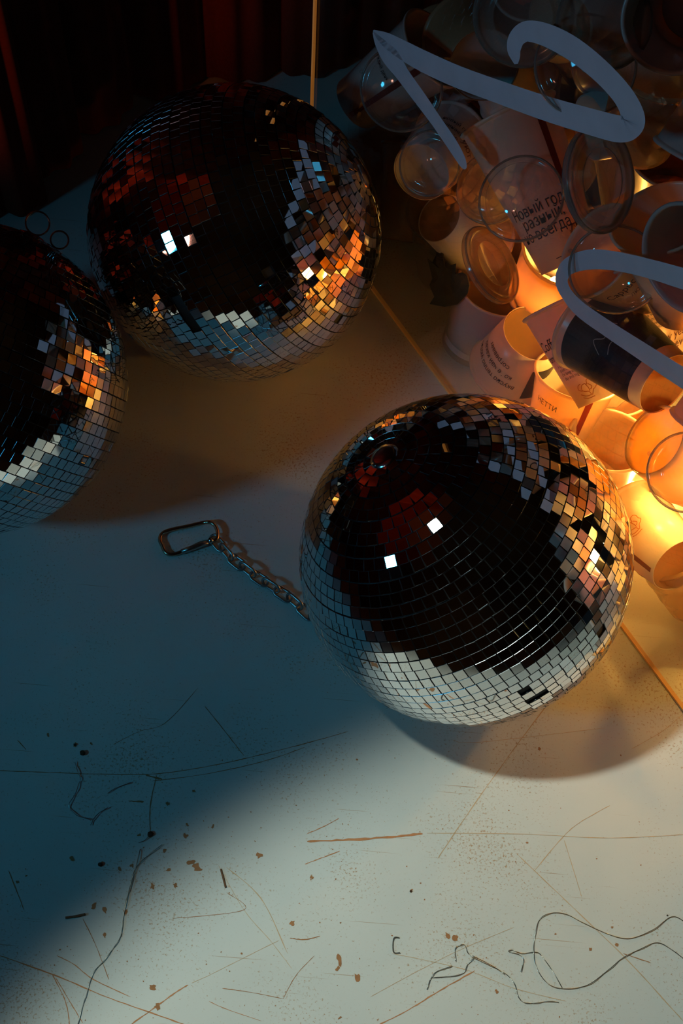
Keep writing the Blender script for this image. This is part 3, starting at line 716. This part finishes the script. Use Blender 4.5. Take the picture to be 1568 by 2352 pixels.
# lamps in the pile
LP = pan(1625, 1110, .105)
LB = pan(1925, 1290, .072)
lamp = empty('light_bulb', Matrix.Translation(LP)); tag(lamp, 'glowing warm bulb buried in the cups at the right edge', 'light bulb', 'bulbs in the pile of cups')
b = bmesh.new(); bmesh.ops.create_uvsphere(b, u_segments=24, v_segments=16, radius=.019)
link('bulb_glass', bm_mesh(b, 'bulb_glass', True), M['bulb'], lamp)
link('bulb_socket', bm_mesh(lathe([(0, -.045), (.009, -.045), (.010, -.018), (.0085, -.013), (0, -.013)], 20), 'bulb_socket', True), M['core'], lamp)

lamp2 = lamp.copy(); C.objects.link(lamp2); lamp2.matrix_world = Matrix.Translation(LB); lamp2['label'] = 'glowing warm bulb beyond the right edge, mirrored in the front ball'
for ch in list(lamp.children):
    d = ch.copy(); C.objects.link(d); d.parent = lamp2
SM = [pan(1275, 650, .120), pan(1425, 870, .105), GLOW @ V((0, 0, .030)), pan(1500, 1175, .110), pan(1835, 1180, .085), pan(2010, 1400, .085), pan(1445, 1045, .125)]  # added bulbs, put in so the cups and ball reflections glow enough
b = bmesh.new(); bmesh.ops.create_uvsphere(b, u_segments=16, v_segments=12, radius=.007); gm = bm_mesh(b, 'added_bulb_glass', True)
sm_ = bm_mesh(lathe([(0, -.016), (.0042, -.016), (.0045, -.006), (0, -.005)], 14), 'added_bulb_socket', True)
for p, lb in zip(SM, ('small added bulb behind the foot of the tall Cyrillic cup', 'small added bulb behind the dark printed cup', 'small added bulb inside the overexposed white cup', 'small added bulb behind the cup with the flower drawing', 'small added bulb beyond the right edge, above the large bulb', 'small added bulb beyond the right edge, below the large bulb', 'small added bulb behind the yellow cup touching the front ball')):
    e = empty('light_bulb', Matrix.Translation(p)); tag(e, lb, 'light bulb', 'bulbs in the pile of cups')
    link('bulb_glass', gm, M['bulb'], e); link('bulb_socket', sm_, M['core'], e)
# ------------------------------------------------------------------ small things on the floor
def wire(paths, label, rad=.00036, mat='wire', name='tinsel_wire', cat='wire', jig=.0):
    o0 = at(*paths[0][0]); bms = []
    for p in paths:
        sp = smooth_path(p, 6); bms.append(tube([at(x, y, .0007 + .0012*abs(sin(i*.45+x*.01))) - o0 for i, (x, y) in enumerate(sp)], rad, 6))
    o = link(name, bm_mesh(join(bms), name, True), M[mat]); o.location = o0; return tag(o, label, cat)
wire([[(1575, 2120), (1543, 2105), (1500, 2135), (1448, 2155), (1400, 2147), (1340, 2120), (1300, 2100), (1268, 2097), (1240, 2110), (1229, 2145), (1225, 2190), (1235, 2230), (1262, 2262), (1300, 2271), (1350, 2262), (1400, 2225), (1430, 2200), (1470, 2180), (1508, 2165), (1540, 2180), (1572, 2204)],
      [(1290, 2268), (1268, 2230), (1248, 2202), (1232, 2187), (1200, 2190), (1175, 2182), (1168, 2186), (1190, 2192), (1202, 2205), (1196, 2232)]],
     'thin grey wire bent in a wide loop near the bottom right corner')
wire([[(1046, 2208), (1045, 2180), (1052, 2173), (1066, 2170), (1075, 2190), (1094, 2203), (1140, 2225), (1165, 2240), (1182, 2262), (1190, 2290), (1205, 2303), (1230, 2304), (1258, 2300), (1282, 2302)],
      [(980, 2273), (988, 2250), (1002, 2232), (1038, 2219)], [(992, 2245), (1030, 2243), (1062, 2236), (1074, 2215), (1090, 2198)], [(1085, 2195), (1130, 2218), (1158, 2238)]],
     'crinkled silvery wire left of the wide wire loop')
wire([[(345, 1915), (332, 1930), (318, 1935)], [(372, 1940), (340, 1965), (318, 1985), (305, 2010), (293, 2060), (283, 2110), (277, 2150), (262, 2175), (240, 2205), (214, 2235), (200, 2280), (190, 2310), (178, 2356)],
      [(322, 1950), (310, 2000), (300, 2040), (288, 2075), (278, 2150)]], 'long silvery wire running down to the bottom edge at left')
wire([[(172, 1750), (178, 1770), (184, 1787), (181, 1800), (172, 1825), (158, 1850), (175, 1872), (208, 1883)], [(208, 1895), (222, 1872), (247, 1855)], [(248, 1822), (262, 1812), (300, 1797)]], 'short curled wire scraps below the left dark crumbs')
wire([[(917, 2154), (904, 2155), (903, 2186), (918, 2188)]], 'small bent metal staple on the floor at bottom centre', .0005, 'dark_wire', 'staple', 'staple')
wire([[(150, 2108), (172, 2105), (195, 2100)]], 'short brown splinter on the floor at lower left', .0011, 'splinter', 'wood_splinter', 'splinter')
wire([[(507, 1996), (512, 2015), (518, 2038)]], 'thin dark splinter standing out right of the rust stain', .0009, 'splinter', 'wood_splinter', 'splinter')
for i, (x, y, r, lb) in enumerate(((190, 1731, .0026, 'largest dark crumb on the floor above the wire scraps'), (172, 1711, .0014, 'small dark crumb just above the largest crumb'),
                         (230, 1986, .0021, 'dark crumb on the floor at the left of the rust stains'), (1532, 2103, .0008, 'tiny dark crumb by the wire loop'),
                         (943, 2047, .0012, 'lone dark crumb on the pale floor below the long scratch'), (345, 1917, .0026, 'dark crumb where the long silvery wire begins'))):
    b = bmesh.new(); bmesh.ops.create_icosphere(b, subdivisions=2, radius=r); rn = random.Random(i)
    for v_ in b.verts: v_.co *= rn.uniform(.7, 1.2); v_.co.z *= .6
    zmin = min(v_.co.z for v_ in b.verts)
    o = link('crumb', bm_mesh(b, 'crumb'), M['crumb']); o.location = at(x, y) + V((0, 0, -zmin)); tag(o, lb, 'crumb')

# ------------------------------------------------------------------ lights
def light(kind, name, loc, col, e, rad=.03, target=None, cone=None, blend=.5):
    l = bpy.data.lights.new(name, kind); l.color = col; l.energy = e; l.shadow_soft_size = rad
    if kind == 'SPOT': l.spot_size = radians(cone); l.spot_blend = blend
    o = bpy.data.objects.new(name, l); C.objects.link(o); o.location = loc
    if target is not None: o.rotation_euler = (V(target)-V(loc)).to_track_quat('-Z', 'Y').to_euler()
    return o
WARM = (1.0, .50, .085)
light('SPOT', 'stage_spot_blue', (-1.6, -.245, 1.12), (.05, .50, .86), 27, .11, (.16, .66, .2), 46, 1.0)
light('SPOT', 'added_rose_fill', (-1.15, -.35, 1.45), (1.0, .42, .30), 6, .05, (.12, .90, .38), 26, 1.0)  # added fill that reddens the script strokes, no known lamp there
wl = light('SPOT', 'stage_spot_white', (-.47, .43, 1.28), (.80, .92, .80), 46, .028, (.17, .12, 0), 28, .55)
wz = -(V((.17, .12, 0)) - wl.location).normalized(); wx = V((.82, .57, 0)); wx = (wx - wz*wx.dot(wz)).normalized()   # an oval beam, long side along the case
wl.rotation_euler = Matrix((wx, wz.cross(wx), wz)).transposed().to_euler(); wl.scale = (1.8, 1, 1)
for p, e in ((LP + V((0, 0, .040)), .8), (LB + V((0, 0, .040)), .8), (SM[4] + V((0, 0, .016)), .9), (SM[5] + V((0, 0, .016)), .3), (SM[6] + V((0, 0, .016)), 1.8), (SM[0] + V((0, 0, .016)), .48), (SM[1] + V((0, 0, .016)), .9), (SM[2], 11), (SM[3] + V((0, 0, .016)), .45)):
    light('POINT', 'case_lamp', p, WARM, e, .008)  # light of every bulb in the pile, the added small ones too
light('SPOT', 'added_curtain_fill', (-.9, .1, .8), (1.0, .20, .05), 13, .05, (-1.9, .3, 2.3), 80, .9)  # three added fills that brighten the curtains, no known lamps there
light('SPOT', 'added_curtain_fill', (-.55, .55, .8), (1.0, .20, .05), 9, .05, (-1.3, 1.0, 2.0), 76, .9)
light('SPOT', 'added_curtain_fill', (-.78, .50, .45), (1.0, .24, .06), 9, .02, (-.56, 1.06, .30), 42, 1.0)

w = bpy.data.worlds.new('World'); bpy.context.scene.world = w; w.use_nodes = True
w.node_tree.nodes['Background'].inputs[0].default_value = (.75, .62, .45, 1); w.node_tree.nodes['Background'].inputs[1].default_value = .0014

# ------------------------------------------------------------------ camera
cd = bpy.data.cameras.new('camera'); cam = bpy.data.objects.new('camera', cd); C.objects.link(cam)
cd.sensor_fit = 'VERTICAL'; cd.sensor_height = 36; cd.lens = 36*FPX/2352; cd.clip_start = .02
cam.matrix_world = Matrix.Translation(CAM) @ Matrix((RT, UP, -FW)).transposed().to_4x4()
S = bpy.context.scene; S.camera = cam
S.view_settings.view_transform = 'Standard'; S.view_settings.look = 'None'; S.view_settings.gamma = 1; S.view_settings.exposure = 0
S.view_settings.use_curve_mapping = False
S.cycles.max_bounces = 12; S.cycles.transparent_max_bounces = 32; S.cycles.glossy_bounces = 5; S.cycles.diffuse_bounces = 4
S.cycles.sample_clamp_indirect = 6; S.cycles.use_denoising = True
